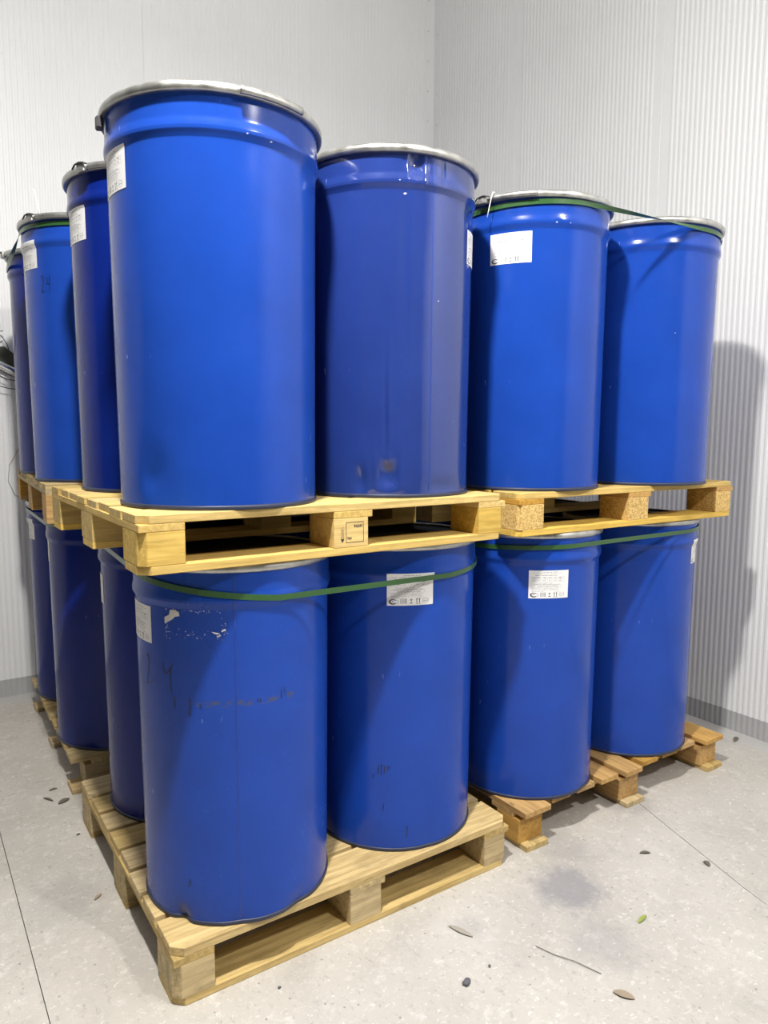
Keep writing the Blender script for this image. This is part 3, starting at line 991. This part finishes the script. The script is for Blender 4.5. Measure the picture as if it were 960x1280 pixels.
# stamp on the middle front block of the upper front pallet
def stamp(block):
    nx, ny = 56, 42
    g = [[0] * nx for _ in range(ny)]
    rnd = random.Random(5)
    for i in range(15, 54):
        g[1][i] = g[ny - 3][i] = 1
    for j in range(1, ny - 2):
        g[j][15] = g[j][53] = 1
    for j in range(6, 12):
        for i in range(33, 51):
            if i % 4 != 0 and rnd.random() < 0.75:
                g[j][i] = 1
    for j in range(29, 34):
        for i in range(18, 27):
            if i % 4 and rnd.random() < 0.8:
                g[j][i] = 1
    # ear-of-grain mark pointing down, drawn at the left
    for j in range(10, 38):
        if j < 32:
            for i in (5, 9):
                if rnd.random() < 0.75:
                    g[j][i + (j % 3) - 1] = 1
            if j % 3 == 0:
                g[j][7] = 1
        else:
            w = max(0, (37 - j) // 2 + 1)
            for i in range(7 - w, 8 + w):
                g[j][i] = 1
    w, h = 0.086, 0.064
    x0, z0 = 0.016, 0.010
    bm = bmesh.new()
    # joined into rows of cells; only the inked cells are kept
    vs = {}
    def V(i, j):
        if (i, j) not in vs:
            vs[(i, j)] = bm.verts.new((x0 + w * i / nx, -0.0005, z0 + h - h * j / ny))
        return vs[(i, j)]
    for j in range(ny):
        for i in range(nx):
            if g[j][i]:
                bm.faces.new((V(i, j + 1), V(i + 1, j + 1), V(i + 1, j), V(i, j)))
    o = obj('ink_stamp', bm, M['ink'], block)
    o['kind'] = 'stuff'
stamp(PA2.front_mid)

# ------------------------------------------------------------------ pipe and loose wires on the back wall
t = thing('pipe_fitting', 'steel pipe end with dark coupling and loose wires, on the back wall at far left', 'pipe', (-0.05, WY, 1.93))
def loc_tube(name, pts, r, mat, seg=10):
    return obj(name, tube_bm(pts, r, seg), mat, t, True)
loc_tube('pipe', [(-0.40, -0.035, 0.19), (-0.05, -0.035, 0.022), (0.055, -0.035, -0.03), (0.15, -0.035, -0.075)], 0.024, M['steel'], 14)
obj('coupling', prism_bm([(-0.03, 0.035), (0.085, -0.02), (0.108, 0.035), (0.03, 0.095), (-0.002, 0.09)], 0.0, 0.05, 0.004), M['coupling'], t).rotation_euler = (PI / 2, 0, 0)
obj('bracket', box_bm(-0.13, -0.09, -0.06, -0.002, 0.02, 0.09), M['steel'], t)
for pts in ([(0.06, -0.04, 0.06), (0.045, -0.045, 0.11), (0.02, -0.05, 0.15), (-0.01, -0.05, 0.17), (0.03, -0.05, 0.178)],
            [(-0.06, -0.04, 0.10), (0.0, -0.05, 0.10), (0.025, -0.05, 0.125)],
            [(-0.10, -0.05, 0.03), (-0.03, -0.055, -0.015), (0.04, -0.055, -0.06), (0.12, -0.05, -0.09)],
            [(-0.16, -0.05, 0.0), (-0.05, -0.06, -0.04), (0.03, -0.06, -0.085), (0.10, -0.055, -0.10)],
            [(-0.20, -0.05, 0.0), (-0.08, -0.06, -0.075), (-0.01, -0.06, -0.125), (0.05, -0.06, -0.14), (0.12, -0.05, -0.14)]):
    loc_tube('wire', pts, 0.0026, M['wire'], 6)
o = obj('hanging_wire', tube_bm([(0.03, WY - 0.008, 1.45), (-0.02, WY - 0.01, 1.36), (-0.03, WY - 0.01, 1.27), (0.0, WY - 0.01, 1.19), (0.06, WY - 0.01, 1.15)], 0.0018, 6), M['grey_wire'], None, True)
tag(o, 'thin grey wire looping on the back wall beside the left pallets', 'wire')

# ------------------------------------------------------------------ bits lying on the floor
def leaf_bm(L, w, bend=0.004, seg=6):
    bm = bmesh.new()
    prev = None
    for i in range(seg + 1):
        t_ = i / seg
        hw = w / 2 * math.sin(PI * (0.06 + 0.9 * t_)) ** 0.8
        zc = 0.0025 + bend * math.sin(PI * t_)
        cur = [bm.verts.new((L * (t_ - 0.5), s * hw, zc + (0.0015 if s else 0.0))) for s in (-1, 0, 1)]
        if prev:
            for k in range(2):
                bm.faces.new((prev[k], cur[k], cur[k + 1], prev[k + 1]))
        prev = cur
    ext = bmesh.ops.extrude_face_region(bm, geom=list(bm.faces))
    bmesh.ops.translate(bm, verts=[g for g in ext['geom'] if isinstance(g, bmesh.types.BMVert)], vec=(0, 0, -0.0012))
    bmesh.ops.recalc_face_normals(bm, faces=bm.faces)
    return bm
def chunk_bm(L, w, h, seed):
    rr = random.Random(seed)
    bm = bmesh.new()
    bmesh.ops.create_icosphere(bm, subdivisions=2, radius=1.0)
    for v in bm.verts:
        f = 1 + rr.uniform(-0.28, 0.18)
        v.co = Vector((v.co.x * L / 2 * f, v.co.y * w / 2 * f, max(-0.55, v.co.z * f) * h / 2 + h * 0.275))
    return bm
def lay(name, label, cat, bm, mat, x, y, rz, smooth=False):
    o = obj(name, bm, mat, None, smooth)
    o.location = (x, y, 0.0002)
    o.rotation_euler = (0, 0, R(rz))
    return tag(o, label, cat)
lay('leaf', 'small green leaf with a thin stalk on the concrete at right', 'leaf', leaf_bm(0.052, 0.014), M['leaf_green'], 1.348, -0.48, 10)
lay('leaf', 'flat brown leaf near the bottom edge of the floor', 'leaf', leaf_bm(0.058, 0.026, 0.003), M['leaf_brown'], 1.036, -0.65, -62)
lay('leaf', 'pale grey dried leaf on the floor in front of the front pallet', 'leaf', leaf_bm(0.085, 0.020, 0.0015), M['leaf_pale'], 0.826, -0.199, -70)
lay('stone', 'dark grey pebble on the floor at the bottom centre', 'stone', chunk_bm(0.032, 0.024, 0.016, 1), M['stone'], 0.700, -0.373, 20)
lay('twig', 'thin dark twig lying on the floor below the grey stain', 'twig', tube_bm([(-0.10, 0.004, 0.003), (-0.04, -0.002, 0.003), (0.02, 0.003, 0.004), (0.10, -0.004, 0.003)], 0.0010, 6), M['twig'], 1.01, -0.47, -66)
lay('litter_chip', 'dark curled chip on the floor near the right crack', 'chip', leaf_bm(0.034, 0.018, 0.006), M['litter'], 1.80, -0.42, 70)
lay('litter_chip', 'dark flake on the floor left of the right crack', 'chip', leaf_bm(0.040, 0.014, 0.004), M['litter'], 1.671, -0.253, -30)
lay('litter_chip', 'dark sliver by the foot of the right wall', 'chip', leaf_bm(0.07, 0.022, 0.006), M['litter'], 2.92, 0.12, 20)
lay('litter_chip', 'long dark splinter on the floor left of the pallets', 'chip', leaf_bm(0.060, 0.010, 0.003), M['litter'], -0.105, 1.399, -60)
lay('litter_chip', 'dark bark flake on the floor close to the left pallet corner', 'chip', leaf_bm(0.055, 0.026, 0.004), M['litter'], -0.052, 1.347, 30)
lay('litter_chip', 'small dark splinter behind the long one on the left floor', 'chip', leaf_bm(0.034, 0.009, 0.003), M['litter'], -0.072, 1.479, 10)
lay('litter_chip', 'black crumb on the floor left of the front pallet', 'chip', chunk_bm(0.014, 0.010, 0.008, 3), M['stone'], -0.055, 1.045, 0)
lay('litter_chip', 'tan flake on the floor beside the front pallet', 'chip', leaf_bm(0.035, 0.012, 0.002), M['leaf_brown'], -0.080, 0.606, 40)
lay('litter_chip', 'dark crumb on the floor at the bottom edge under the front pallet', 'chip', chunk_bm(0.010, 0.009, 0.007, 5), M['stone'], 0.252, -0.093, 0)
lay('litter_chip', 'small dark crumb right of the pebble', 'chip', chunk_bm(0.012, 0.009, 0.006, 6), M['stone'], 0.80, -0.36, 40)
